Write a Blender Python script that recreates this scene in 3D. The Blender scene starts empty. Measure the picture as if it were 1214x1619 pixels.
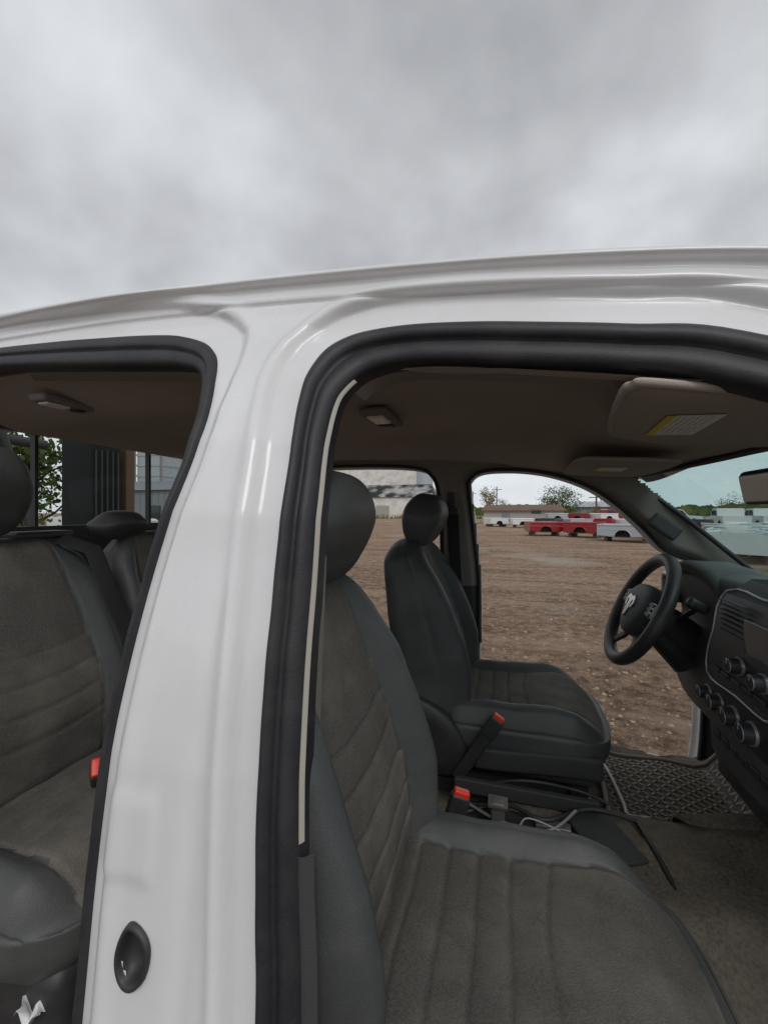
import bpy, math, random
import numpy as np
from mathutils import Vector, Matrix
random.seed(7); rng=np.random.RandomState(7)
CZ=1.58
scene=bpy.context.scene; coll=scene.collection
# ------------------------------------------------------------------ materials
def mat(name,col,rough=.6,metal=0.,nscale=0,namt=.0,col2=None,bump=0.,bscale=200.,coat=0.,spec=.5,stain=None,detail=4.,emit=None,pos=(.15,.7),bdist=.002,srange=(.45,.72)):
    m=bpy.data.materials.new(name); m.use_nodes=True; nt=m.node_tree; N=nt.nodes; L=nt.links
    b=N["Principled BSDF"]
    b.inputs["Roughness"].default_value=rough; b.inputs["Metallic"].default_value=metal
    b.inputs["Coat Weight"].default_value=coat; b.inputs["Coat Roughness"].default_value=.06
    b.inputs["Specular IOR Level"].default_value=spec
    tc=N.new("ShaderNodeTexCoord")
    c2=col2 if col2 else tuple(v*.7 for v in col)
    n=N.new("ShaderNodeTexNoise"); n.inputs["Scale"].default_value=nscale if nscale else 5; n.inputs["Detail"].default_value=detail
    L.new(tc.outputs["Object"],n.inputs["Vector"])
    r=N.new("ShaderNodeValToRGB"); r.color_ramp.elements[0].position=pos[0]; r.color_ramp.elements[1].position=pos[1]
    a=namt if nscale else .15
    r.color_ramp.elements[0].color=tuple(col[i]*(1-a)+c2[i]*a for i in range(3))+(1,)
    r.color_ramp.elements[1].color=tuple(col)+(1,)
    L.new(n.outputs["Fac"],r.inputs["Fac"]); out=r.outputs["Color"]
    if stain:
        n2=N.new("ShaderNodeTexNoise"); n2.inputs["Scale"].default_value=stain[1]; n2.inputs["Detail"].default_value=8; n2.inputs["Roughness"].default_value=.64
        L.new(tc.outputs["Object"],n2.inputs["Vector"])
        mr=N.new("ShaderNodeMapRange"); mr.inputs["From Min"].default_value=srange[0]; mr.inputs["From Max"].default_value=srange[1]; mr.inputs["To Max"].default_value=stain[2]
        L.new(n2.outputs["Fac"],mr.inputs["Value"])
        mx=N.new("ShaderNodeMix"); mx.data_type='RGBA'; L.new(mr.outputs[0],mx.inputs["Factor"]); L.new(out,mx.inputs["A"]); mx.inputs["B"].default_value=tuple(stain[0])+(1,)
        out=mx.outputs["Result"]
        mr2=N.new("ShaderNodeMapRange"); mr2.inputs["To Min"].default_value=rough-.06; mr2.inputs["To Max"].default_value=min(1,rough+.12)
        L.new(n2.outputs["Fac"],mr2.inputs["Value"]); L.new(mr2.outputs[0],b.inputs["Roughness"])
    L.new(out,b.inputs["Base Color"])
    if bump:
        nb=N.new("ShaderNodeTexNoise"); nb.inputs["Scale"].default_value=bscale; nb.inputs["Detail"].default_value=3
        L.new(tc.outputs["Object"],nb.inputs["Vector"])
        bp=N.new("ShaderNodeBump"); bp.inputs["Strength"].default_value=bump; bp.inputs["Distance"].default_value=bdist
        L.new(nb.outputs["Fac"],bp.inputs["Height"]); L.new(bp.outputs["Normal"],b.inputs["Normal"])
    if emit:
        b.inputs["Emission Color"].default_value=tuple(emit)+(1,); b.inputs["Emission Strength"].default_value=1
    return m
def glass(name,tint,gloss=.07,fr=.25):
    m=bpy.data.materials.new(name); m.use_nodes=True; nt=m.node_tree; N=nt.nodes; L=nt.links; N.clear()
    o=N.new("ShaderNodeOutputMaterial"); t=N.new("ShaderNodeBsdfTransparent"); t.inputs[0].default_value=tuple(tint)+(1,)
    g=N.new("ShaderNodeBsdfGlossy"); g.inputs["Roughness"].default_value=.02; g.inputs["Color"].default_value=(.9,.95,.95,1)
    f=N.new("ShaderNodeLayerWeight"); f.inputs["Blend"].default_value=.12
    mu=N.new("ShaderNodeMath"); mu.operation='MULTIPLY_ADD'; mu.inputs[1].default_value=fr; mu.inputs[2].default_value=gloss*.2
    L.new(f.outputs["Fresnel"],mu.inputs[0])
    mx=N.new("ShaderNodeMixShader"); L.new(mu.outputs[0],mx.inputs[0]); L.new(t.outputs[0],mx.inputs[1]); L.new(g.outputs[0],mx.inputs[2]); L.new(mx.outputs[0],o.inputs[0])
    return m
M={}
M['white']=mat("white_paint",(.78,.785,.80),.26,0,3,.06,(.6,.6,.58),coat=.6,stain=((.52,.50,.46),2.6,.32))
M['seal']=mat("rubber_seal",(.020,.020,.025),.5,0,30,.3,bump=.25,bscale=400,stain=((.075,.07,.065),11,.45))
M['cream']=mat("cream_trim",(.42,.40,.35),.6,0,20,.2)
M['liner']=mat("headliner_fabric",(.47,.41,.37),.95,0,260,.2,bump=.4,bscale=500,spec=.1,stain=((.35,.30,.26),2.5,.5))
M['visor']=mat("visor_fabric",(.43,.385,.345),.95,0,260,.2,bump=.4,bscale=500,spec=.1)
M['trim']=mat("pillar_trim_plastic",(.24,.22,.20),.75,0,40,.2,bump=.3,bscale=600,spec=.3)
M['trimdark']=mat("dark_trim_plastic",(.055,.055,.057),.6,0,40,.2,bump=.3,bscale=600,spec=.35)
M['vinyl']=mat("seat_bolster_vinyl",(.066,.071,.073),.46,0,260,.35,bump=.5,bscale=420,spec=.45,stain=((.15,.14,.125),4,.45),bdist=.0012)
M['fabric']=mat("seat_insert_fabric",(.132,.125,.114),.92,0,320,.6,(.05,.047,.043),bump=.7,bscale=450,spec=.12,stain=((.26,.235,.195),3.4,.75),pos=(.28,.66),detail=3,srange=(.44,.72))
M['plastic']=mat("black_plastic",(.030,.031,.033),.45,0,40,.2,bump=.15,bscale=500,stain=((.11,.10,.085),9,.35))
M['dash']=mat("dashboard_vinyl",(.064,.069,.072),.6,0,80,.25,bump=.5,bscale=500,stain=((.16,.15,.13),7,.4))
M['gloss']=mat("gloss_black",(.012,.012,.014),.15)
M['silver']=mat("silver_plastic",(.42,.43,.45),.35,.5)
M['chrome']=mat("chrome_metal",(.75,.75,.77),.12,1)
M['steel']=mat("dusty_steel",(.26,.25,.24),.5,.6,20,.4,(.12,.08,.05))
M['red']=mat("red_button",(.75,.04,.02),.35)
M['belt']=mat("belt_webbing",(.02,.02,.022),.8,0,300,.4,bump=.4,bscale=800)
M['carpet']=mat("dirty_carpet",(.19,.17,.14),.98,0,140,.7,(.06,.05,.04),bump=1.,bscale=300,spec=.1,stain=((.31,.27,.215),4,.6),pos=(.3,.65))
M['mat']=mat("rubber_floor_mat",(.29,.25,.20),.8,0,30,.4,(.14,.12,.10),bump=.4,bscale=400,stain=((.42,.36,.29),8,.6))
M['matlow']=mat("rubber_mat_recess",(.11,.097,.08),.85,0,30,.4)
M['screen']=mat("radio_screen",(.10,.12,.14),.1,0,4,.3)
M['labelw']=mat("white_label",(.88,.88,.88),.7)
M['labely']=mat("yellow_label",(.80,.62,.06),.7)
M['ink']=mat("label_ink",(.25,.25,.26),.7)
M['gaugewhite']=mat("gauge_marking",(.7,.7,.7),.5,emit=(.25,.25,.25))
M['gaugered']=mat("gauge_red",(.7,.06,.03),.5,emit=(.2,.02,.01))
M['lens']=mat("lamp_lens",(.80,.78,.72),.3)
M['wire']=mat("white_wire",(.5,.5,.48),.5)
M['wsglass']=glass("windshield_glass",(.68,.88,.86))
M['rearglass']=glass("tinted_rear_glass",(.80,.83,.81),.02,.05)
M['mirror']=mat("mirror_glass",(.62,.68,.66),.25,.3)
M['redpaint']=mat("red_paint",(.27,.010,.016),.3,0,5,.2,coat=.5)
M['silverpaint']=mat("silver_blue_paint",(.42,.45,.49),.3,.3,5,.15,coat=.4)
M['vanwhite']=mat("aged_white_paint",(.70,.71,.71),.35,0,2,.2)
M['darkpaint']=mat("dark_paint",(.04,.05,.06),.3,0,5,.2)
M['tyre']=mat("tyre_rubber",(.02,.02,.02),.85)
M['carglass']=mat("dark_window",(.02,.03,.035),.08)
M['taill']=mat("tail_lamp_red",(.5,.01,.01),.2)
M['wallwhite']=mat("weathered_white_siding",(.78,.77,.74),.85,0,.6,.4,(.35,.32,.27),stain=((.30,.24,.18),.5,.6))
M['roofburnt']=mat("burnt_roof",(.36,.355,.35),.9,0,.28,1.,(.02,.02,.02),detail=10,pos=(.46,.62))
M['rust']=mat("rusty_metal_roof",(.17,.10,.075),.85,0,1.2,.6,(.10,.06,.045))
M['grayside']=mat("grey_corrugated_siding",(.20,.22,.24),.7,0,1,.3)
M['galv']=mat("galvanised_steel",(.42,.45,.48),.45,.3,1.5,.4)
M['brownwood']=mat("weathered_wood",(.13,.085,.055),.9,0,8,.6)
M['bark']=mat("tree_bark",(.07,.055,.04),.95,0,6,.4)
M['leafg']=mat("green_leaves",(.095,.13,.035),.8,0,.8,.8,(.03,.05,.012),spec=.2)
M['leafy']=mat("autumn_leaves",(.24,.19,.035),.8,0,.8,.8,(.09,.08,.02),spec=.2)
M['weed']=mat("dry_weeds",(.30,.25,.08),.9,0,3,.7,(.12,.13,.04))
M['rack']=mat("dark_green_steel",(.012,.016,.016),.7,.0,3,.4,spec=.2)
M['concrete']=mat("pale_concrete",(.38,.36,.33),.9,0,2,.3)
# ------------------------------------------------------------------ mesh tools
WO={}
class B:
    def __init__(s): s.V=[];s.F=[];s.MI=[];s.S=[];s.n=0
    def add(s,V,F,m=0,smooth=True):
        V=np.asarray(V,float).reshape(-1,3); s.V.append(V)
        mi=m if hasattr(m,'__len__') else None
        for i,f in enumerate(F):
            s.F.append([int(k)+s.n for k in f]); s.MI.append(int(mi[i]) if mi is not None else m); s.S.append(smooth)
        s.n+=len(V); return s
    def grid(s,P,m=0,closeu=False,closev=False,mask=None,smooth=True,mi=None):
        P=np.asarray(P,float); a,b=P.shape[:2]; F=[];ml=[]
        for i in range(a if closeu else a-1):
            i2=(i+1)%a
            for j in range(b if closev else b-1):
                j2=(j+1)%b
                if mask is not None and not mask[i,j]: continue
                F.append((i*b+j,i2*b+j,i2*b+j2,i*b+j2)); ml.append(mi[i,j] if mi is not None else m)
        return s.add(P.reshape(-1,3),F,ml,smooth)
    def box(s,c,d,m=0,rot=None,bev=0):
        if bev>0:
            V,F=rbox(d[0]/2,d[1]/2,d[2]/2,bev,max(max(d)/6,bev)); 
        else:
            V=np.array([[x,y,z] for x in(-1,1) for y in(-1,1) for z in(-1,1)],float)*np.array(d)/2
            F=[(0,1,3,2),(4,6,7,5),(0,4,5,1),(2,3,7,6),(0,2,6,4),(1,5,7,3)]
        if rot is not None: V=V@np.array(rot.to_3x3()).T
        return s.add(V+np.array(c),F,m,bev>0)
    def cyl(s,p0,p1,r0,r1=None,n=20,m=0,cap=True):
        r1=r0 if r1 is None else r1; p0=Vector(p0);p1=Vector(p1); d=(p1-p0).normalized()
        u=d.orthogonal().normalized(); w=d.cross(u)
        R=[[np.array(p+u*(r*math.cos(2*math.pi*k/n))+w*(r*math.sin(2*math.pi*k/n))) for k in range(n)] for p,r in((p0,r0),(p1,r1))]
        s.grid(R,m,closev=True)
        if cap:
            s.add(R[0],[list(range(n))[::-1]],m,False); s.add(R[1],[list(range(n))],m,False)
        return s
    def tube(s,P,r,n=10,m=0,closed=False,flat=None,up=None):
        P=[Vector(p) for p in P]; k=len(P); R=[]; last=None
        for i in range(k):
            a=P[(i-1)%k] if (closed or i>0) else P[i]; b=P[(i+1)%k] if (closed or i<k-1) else P[i]
            t=(b-a).normalized()
            if up is not None: u=Vector(up)
            else: u=last if last is not None else t.orthogonal()
            u=(u-t*u.dot(t)).normalized(); last=u; w=t.cross(u)
            rr=r[i] if hasattr(r,'__len__') else r; fl=flat or 1
            R.append([np.array(P[i]+u*(rr*math.cos(2*math.pi*j/n))+w*(rr*fl*math.sin(2*math.pi*j/n))) for j in range(n)])
        s.grid(R,m,closeu=closed,closev=True)
        if not closed: s.add(R[0],[list(range(n))],m,False); s.add(R[-1],[list(range(n))[::-1]],m,False)
        return s
    def prism(s,poly,y0,y1,m=0,axis='y'):
        n=len(poly)
        def P(a,b,t): return {'y':(a,t,b),'x':(t,a,b),'z':(a,b,t)}[axis]
        V=[P(a,b,y0) for a,b in poly]+[P(a,b,y1) for a,b in poly]
        F=[list(range(n)),list(range(n,2*n))[::-1]]+[(i,(i+1)%n,n+(i+1)%n,n+i) for i in range(n)]
        return s.add(V,F,m,False)
    def build(s,name,mats,parent=None,label=None,off=True,origin=None,cat=None,kind=None,group=None):
        V=np.concatenate(s.V) if s.V else np.zeros((0,3))
        V=V.copy()
        if off: V[:,2]+=CZ
        o=np.array(origin,float) if origin is not None else np.array([(V[:,0].min()+V[:,0].max())/2,(V[:,1].min()+V[:,1].max())/2,V[:,2].min()])
        me=bpy.data.meshes.new(name); me.from_pydata((V-o).tolist(),[],s.F)
        me.polygons.foreach_set("material_index",s.MI); me.polygons.foreach_set("use_smooth",s.S)
        for m in mats: me.materials.append(M[m])
        me.update()
        ob=bpy.data.objects.new(name,me); coll.objects.link(ob)
        po=np.zeros(3)
        if parent is not None: ob.parent=parent; po=WO[parent.name]
        ob.location=tuple(o-po); WO[ob.name]=o
        if label: ob["label"]=label
        if cat: ob["category"]=cat
        if kind: ob["kind"]=kind
        if group: ob["group"]=group
        return ob
def empty(name,loc,label,cat,group=None):
    e=bpy.data.objects.new(name,None); coll.objects.link(e); e.location=loc; e.empty_display_size=.2
    WO[e.name]=np.array(loc,float); e["label"]=label; e["category"]=cat
    if group: e["group"]=group
    return e
def rbox(hx,hy,hz,r,step):
    r=min(r,hx,hy,hz)
    h=[hx,hy,hz]; ax=[]
    for a in h:
        inner=max(a-r,0); k=max(3,int(r*1.57/step)) if r>step else 3
        arc=[a-r+r*(i/k) for i in range(1,k+1)]
        mid=np.linspace(-inner,inner,max(2,int(2*inner/step)+1)) if inner>1e-6 else np.array([0.])
        ax.append(np.array([-v for v in arc[::-1]]+list(mid)+arc))
    V=[];F=[];n=0
    for d in range(3):
        u,v=(d+1)%3,(d+2)%3
        for sgn in(-1,1):
            U,W=np.meshgrid(ax[u],ax[v],indexing='ij'); P=np.zeros(U.shape+(3,)); P[...,u]=U;P[...,v]=W;P[...,d]=sgn*h[d]
            a,b=U.shape; idx=np.arange(a*b).reshape(a,b)+n
            q=np.stack([idx[:-1,:-1],idx[1:,:-1],idx[1:,1:],idx[:-1,1:]],-1).reshape(-1,4)
            if sgn<0: q=q[:,::-1]
            V.append(P.reshape(-1,3));F.append(q);n+=a*b
    V=np.concatenate(V);F=np.concatenate(F)
    key=np.round(V*1e5).astype(np.int64); _,first,inv=np.unique(key,axis=0,return_index=True,return_inverse=True)
    V=V[first];F=inv.reshape(-1)[F]
    inn=np.array(h)-r; C=np.clip(V,-inn,inn); D=V-C; nn=np.linalg.norm(D,axis=1,keepdims=True); nn[nn==0]=1
    return C+D/nn*r,F
def ss(a,b,x): t=np.clip((np.asarray(x,float)-a)/(b-a),0,1); return t*t*(3-2*t)
def lerp(x,xs,ys): return np.interp(x,xs,ys)
def crom(P,k=8,closed=False):
    P=[np.array(p,float) for p in P]; n=len(P); out=[]
    rngi=range(n if closed else n-1)
    for i in rngi:
        g=lambda j: P[j%n] if closed else P[min(max(j,0),n-1)]
        p0,p1,p2,p3=g(i-1),g(i),g(i+1),g(i+2)
        for j in range(k):
            t=j/k; out.append(.5*((2*p1)+(-p0+p2)*t+(2*p0-5*p1+4*p2-p3)*t*t+(-p0+3*p1-3*p2+p3)*t**3))
    if not closed: out.append(P[-1])
    return np.array(out)
def sdf(poly,X,Z):
    P=np.asarray(poly); d=np.full(X.shape,1e9); inside=np.zeros(X.shape,bool); n=len(P)
    for i in range(n):
        a=P[i];b=P[(i+1)%n]; e=b-a; wx=X-a[0];wz=Z-a[1]; t=np.clip((wx*e[0]+wz*e[1])/(e@e+1e-12),0,1)
        d=np.minimum(d,(wx-t*e[0])**2+(wz-t*e[1])**2)
        c=((a[1]>Z)!=(b[1]>Z)); xi=a[0]+(Z-a[1])/(e[1] if abs(e[1])>1e-12 else 1e-12)*e[0]
        inside^=c&(X<xi)
    return np.sqrt(d)*np.where(inside,-1,1)
# ------------------------------------------------------------------ truck: body profile
YC=1.14
ZS=[-1.2,-.6,-.3,0,.1,.2,.3,.36,.5]; YS=[.34,.35,.385,.44,.475,.525,.585,.63,.75]
def Yp(z): return np.interp(z,ZS,YS)
ZRX=[-1.45,-1.071,-.713,-.428,-.194,0,.165,.315,.45,.6]; ZRZ=[.425,.432,.428,.412,.395,.378,.358,.335,.30,.25]
xs_=np.linspace(-1.45,.6,80); kz=np.hanning(15)[1:-1]; k_=np.convolve(np.pad(np.interp(xs_,ZRX,ZRZ),6,mode='edge'),kz/kz.sum(),'same')[6:-6]
def zr(x): return np.interp(x,xs_,k_)
fO=[(.267,.215),(.144,.241),(0,.265),(-.10,.276),(-.19,.276),(-.247,.257),(-.274,.213),(-.277,.155),(-.270,.089),(-.266,0),(-.266,-.09),(-.266,-.166),(-.264,-.24),(-.260,-.331),(-.254,-.421),(-.247,-.516),(-.235,-.75),(-.20,-1.0),(.3,-1.03),(.85,-1.02),(.95,-.9),(.93,-.3),(.8,-.13),(.5,.08)]
fI=[(.249,.147),(.134,.178),(.01,.198),(-.078,.210),(-.147,.214),(-.193,.203),(-.221,.176),(-.231,.145),(-.231,.075),(-.227,.0),(-.225,-.09),(-.225,-.166),(-.223,-.24),(-.219,-.331),(-.213,-.421),(-.205,-.503),(-.19,-.74),(-.16,-.96),(.3,-.99),(.83,-.98),(.91,-.88),(.89,-.33),(.77,-.18),(.48,.02)]
rO=[(-1.069,.358),(-.868,.347),(-.69,.333),(-.577,.319),(-.507,.297),(-.465,.268),(-.440,.230),(-.421,.157),(-.418,.09),(-.430,.008),(-.446,-.074),(-.459,-.154),(-.468,-.23),(-.473,-.302),(-.477,-.444),(-.476,-.587),(-.475,-.9),(-.52,-1.0),(-1.0,-1.0),(-1.12,-.85),(-1.34,-.5),(-1.38,.1),(-1.36,.28),(-1.25,.35)]
rI=[(-1.05,.305),(-.86,.287),(-.69,.268),(-.58,.256),(-.522,.246),(-.487,.232),(-.468,.205),(-.452,.150),(-.448,.085),(-.457,0),(-.469,-.08),(-.480,-.154),(-.488,-.23),(-.491,-.302),(-.494,-.444),(-.492,-.587),(-.495,-.88),(-.54,-.96),(-.98,-.96),(-1.09,-.83),(-1.3,-.48),(-1.34,.08),(-1.32,.25),(-1.23,.30)]
fOc=crom(fO,8,True); fIc=crom(fI,8,True); rOc=crom(rO,8,True); rIc=crom(rI,8,True)
truck=empty("pickup_truck",(0,YC,0),"white pickup truck cab with its doors removed, grey seats inside","truck")
nx=np.arange(-1.42,.98,.0055)
low=np.linspace(0,1,180); dl=np.linspace(.14,0,48)[1:]
DT=[0,.003,.010,.018,.0215,.026,.034,.05,.056,.060,.064,.085,.11,.14]
DY=[.636,.622,.609,.601,.602,.613,.615,.607,.607,.612,.606,.599,.588,.570]
def ysurf(X,Z):
    R=zr(X); d=R-Z
    shift=(R-.41)*ss(-.3,.2,Z)
    yb=Yp(Z-shift)
    yt=np.interp(d,DT,DY)
    w=ss(.15,.11,d); y=yb*(1-w)+yt*w
    df=sdf(fOc,X,Z); dr=sdf(rOc,X,Z)
    wf=np.interp(Z,[-.3,.1,.25],[.030,.038,.050]); wr=np.interp(Z,[.15,.3],[.018,.055])
    y=y+.014*(1-ss(wf-.006,wf+.010,df))+.012*(1-ss(wr-.006,wr+.010,dr))
    y=y-.006*np.exp(-((df-wf-.016)/.010)**2)-.005*np.exp(-((dr-wr-.018)/.012)**2)
    cx=(lerp(Z,[-.6,-.1,.3],[-.335,-.335,-.36]))
    y=y+.0028*np.exp(-((X-cx)/.014)**2)*ss(.3,.15,Z)
    y=y-.0030*ss(-.430,-.415,Z)*ss(-.475,-.462,X)*ss(-.380,-.393,X)*ss(-.32,-.345,Z)
    return y,df,dr
X=np.zeros((len(nx),len(low)+len(dl))); Z=X.copy()
for i,x in enumerate(nx):
    r=zr(x) if x<.4 else .335-.75*(x-.4)+ (zr(.4)-.335)
    zz=np.concatenate([-1.15+low*(r-.14+1.15),r-dl]); X[i]=x; Z[i]=zz
Yv,df,dr=ysurf(X,Z)
D=np.minimum(df,dr); Dm=(D[:-1,:-1]+D[1:,1:])/2
hole=((X+.399)/.0195)**2+((Z+.497)/.028)**2; hm=(hole[:-1,:-1]+hole[1:,1:])/2
B().grid(np.stack([X,Yv,Z],-1),0,mask=(Dm>-.010)&(hm>1)).build("body_side",["white"],truck,"white pillar and roof rail around the open doorways")
def yat(pts):
    P=np.asarray(pts); y,_,_=ysurf(P[:,0][:,None],P[:,1][:,None]); return y[:,0]
xr=np.linspace(-1.42,.45,50); vr=np.linspace(0,1,30); P=np.zeros((50,30,3))
for i,x in enumerate(xr):
    for j,v in enumerate(vr):
        y=.636+v*(2*YC-2*.636); P[i,j]=(x,y,zr(x)-.001+.045*(1-abs(2*v-1)**2.5))
B().grid(P,0).build("roof",["white"],truck)
def seal(O,I,name,rise=.016):
    rows=[]
    prof=[(0,.004),(.06,-.008),(.18,-rise),(.34,-rise),(.46,-.006),(.50,.004),(.56,-.002),(.75,.002),(.95,.008),(1.0,.022),(1.0,.05)]
    for t,dy in prof:
        Q=O*(1-t)+I*t
        yy=Yp(Q[:,1]-(zr(Q[:,0])-.41)*ss(-.3,.2,Q[:,1]))+.012+dy+.0008*np.sin(np.arange(len(Q))*.55)*np.sin(np.arange(len(Q))*.17)
        rows.append(np.stack([Q[:,0],yy,Q[:,1]],-1))
    bb=B(); bb.grid(np.array(rows),0,closev=True); return bb.build(name,["seal"],truck)
seal(fOc,fIc,"door_seal"); seal(rOc,rIc,"door_seal",.010)
def ring(I,name,matn,w0,w1,dy0,dy1,a,bnd,parent=truck):
    c=I.mean(0); rows=[]
    T=np.roll(I,-1,0)-np.roll(I,1,0); N=np.stack([-T[:,1],T[:,0]],-1); N/=np.linalg.norm(N,axis=1,keepdims=True)
    if ((I+N*.01-c)**2).sum()>((I-c)**2).sum(): N=-N
    for w,dy in((w0,dy0),((w0+w1)/2,dy0-.003+(dy1-dy0)*.3),(w1,dy1)):
        Q=I+N*w; yy=Yp(Q[:,1]-(zr(Q[:,0])-.41)*ss(-.3,.2,Q[:,1]))+dy
        rows.append(np.stack([Q[:,0],yy,Q[:,1]],-1))
    R=np.array(rows)[:,a:bnd] if bnd else np.array(rows)
    bb=B(); bb.grid(R,0,closev=(bnd is None)); return bb.build(name,[matn],parent)
ring(fIc,"pillar_trim_strip","cream",-.004,.0035,.030,.034,5*8+4,13*8+4)
ring(fIc,"pillar_trim_strip","trimdark",-.004,.014,.028,.036,13*8+4,18*8)
ring(fIc,"opening_trim","trim",-.006,.004,.045,.10,0,48)
ring(rIc,"opening_trim","trim",-.006,.006,.045,.10,0,None)
V,F=rbox(.088,.03,.52,.02,.04); V=V+np.array([-.345,.52,-.50]); V[:,1]+=(V[:,2]+.42)*.09; 
B().add(V,F,0).build("pillar_trim",["trim"],truck)
bb=B(); n=36; rows=[]
for rr,dy in((1.13,.000),(1.10,-.004),(.98,-.006),(.88,-.003),(.82,.006),(.6,.012),(.3,.014),(.001,.014)):
    R=[]
    for k in range(n):
        a=2*math.pi*k/n; x=-.399+.0205*rr*math.cos(a)*(1+.08*math.sin(2*a)); z=-.497+.030*rr*math.sin(a)*(1+.05*math.cos(3*a)); R.append((x,float(Yp(z))-.001+dy,z))
    rows.append(R)
bb.grid(rows,0,closev=True)
bb.build("pillar_plug",["plastic"],truck,"black rubber plug sitting in the pillar hole")
# far side
fF=[(-.154,.10),(-.148,.135),(-.114,.163),(-.049,.174),(.075,.170),(.196,.147),(.316,.101),(.411,.038),(.506,-.05),(.60,-.15),(.70,-.195),(.735,-.25),(.752,-.5),(.751,-.833),(.735,-1.02),(.70,-1.045),(.46,-1.036),(-.08,-1.03),(-.12,-1.0),(-.124,-.741),(-.116,-.342),(-.135,-.1)]
fR=[(-1.15,.19),(-.846,.207),(-.54,.205),(-.369,.190),(-.312,.160),(-.288,.098),(-.280,-.057),(-.283,-.4),(-.29,-.98),(-.33,-1.03),(-.95,-1.03),(-1.05,-.9),(-1.15,-.6),(-1.2,-.1)]
fFc=crom(fF,6,True); fRc=crom(fR,6,True)
gx=np.arange(-1.42,1.0,.009); gz=np.linspace(-1.15,.24,150); X2,Z2=np.meshgrid(gx,gz,indexing='ij')
d1=sdf(fFc,X2,Z2); d2=sdf(fRc,X2,Z2); Dd=np.minimum(d1,d2)
wl=np.interp(X2,[-2,.40,.451,.642,.849,1.2],[.26,.20,.134,-.022,-.214,-.5])
Yf=2*YC-Yp(Z2)-.035*ss(.0,.03,Dd)
mk=(Dd[:-1,:-1]>-.006)&(((wl-Z2)[:-1,:-1]>-.004)|(X2[:-1,:-1]<.40))
miw=np.where(Z2[:-1,:-1]<-.33,1,0)
B().grid(np.stack([X2,Yf,Z2],-1),0,mask=mk,mi=miw).build("inner_side_trim",["trim","trimdark"],truck)
Yo=2*YC-Yp(Z2)+.06
mk2=(Dd[:-1,:-1]>.012)&(((wl-Z2)[:-1,:-1]>.03)|(X2[:-1,:-1]<.40))
B().grid(np.stack([X2,Yo,Z2],-1),0,mask=mk2).build("body_side",["white"],truck)
def ring3(C,name,prof,mats,mi=0):
    c=C.mean(0); T=np.roll(C,-1,0)-np.roll(C,1,0); N=np.stack([-T[:,1],T[:,0]],-1); N/=np.linalg.norm(N,axis=1,keepdims=True)
    if ((C+N*.01-c)**2).sum()>((C-c)**2).sum(): N=-N
    rows=[np.stack([(C+N*w)[:,0],2*YC-Yp(C[:,1])+dy,(C+N*w)[:,1]],-1) for w,dy in prof]
    return B().grid(np.array(rows),0,closev=True).build(name,mats,truck)
for C in(fFc,fRc):
    ring3(C,"door_seal",[(-.008,-.004),(-.004,-.016),(.004,-.016),(.007,-.004),(.004,.008)],["seal"])
    ring3(C,"door_jamb",[(.003,.006),(-.002,.03),(-.002,.055),(.008,.06),(.010,.066),(-.014,.068)],["white"])
V,F=rbox(.055,.012,.030,.012,.008); rot=Matrix.Rotation(math.radians(38),3,'Y'); V=V@np.array(rot).T+np.array([.575,1.785,-.055])
B().add(V,F,0).build("pillar_handle_cover",["trimdark"],truck)
# headliner
hx=np.linspace(-1.40,.64,90); hu=np.linspace(-1,1,60); P=np.zeros((90,60,3))
for i,x in enumerate(hx):
    ze=lerp(x,[-1.4,-.85,-.28,0,.24,.5,.64],[.225,.222,.20,.185,.150,.122,.112]); zc=lerp(x,[-1.4,-.9,-.33,0,.14,.22,.42,.64],[.24,.262,.275,.268,.250,.200,.172,.155])
    nearw=lerp(x,[-1.4,-.5,-.25,.1,.64],[.635,.630,.60,.575,.58])
    for j,u in enumerate(hu):
        y=YC+u*(.665 if u>0 else (YC-nearw)); e=abs(u)
        z=ze+(zc-ze)*(1-ss(.55,1,e)) + .005*math.sin(6*x+2)*math.cos(5*y)
        if u<0: z+=(lerp(x,[-1.4,-.9,-.5,-.2,0,.3,.64],[.085,.08,.06,.03,.015,.0,0]))*ss(.5,1,e)
        P[i,j]=(x-.0+ (0 if x<.5 else -.12*(e**2)*((x-.5)/.14)),y,z)
B().grid(P,0).build("headliner",["liner"],truck)
pts=[(x,.600,lerp(x,[-.5,-.28,0,.24,.5],[.245,.232,.207,.160,.125])-.001) for x in np.linspace(-.20,.5,30)]
B().tube(pts,.006,8).build("headliner_piping",["liner"],truck)
def dome(c,name,k=1.):
    bb=B(); V,F=rbox(.034*k,.080*k,.010,.010,.006); bb.add(V+np.array(c),F,0)
    V,F=rbox(.020*k,.036*k,.005,.005,.006); bb.add(V+np.array(c)+np.array([0,-.025*k,-.010]),F,1)
    V,F=rbox(.018*k,.016*k,.005,.005,.006); bb.add(V+np.array(c)+np.array([0,.045*k,-.010]),F,2)
    bb.build(name,["trim","lens","plastic"],truck)
dome((-.325,1.08,.258),"dome_lamp",1.15); dome((-1.05,.75,.270),"dome_lamp",.8)
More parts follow.
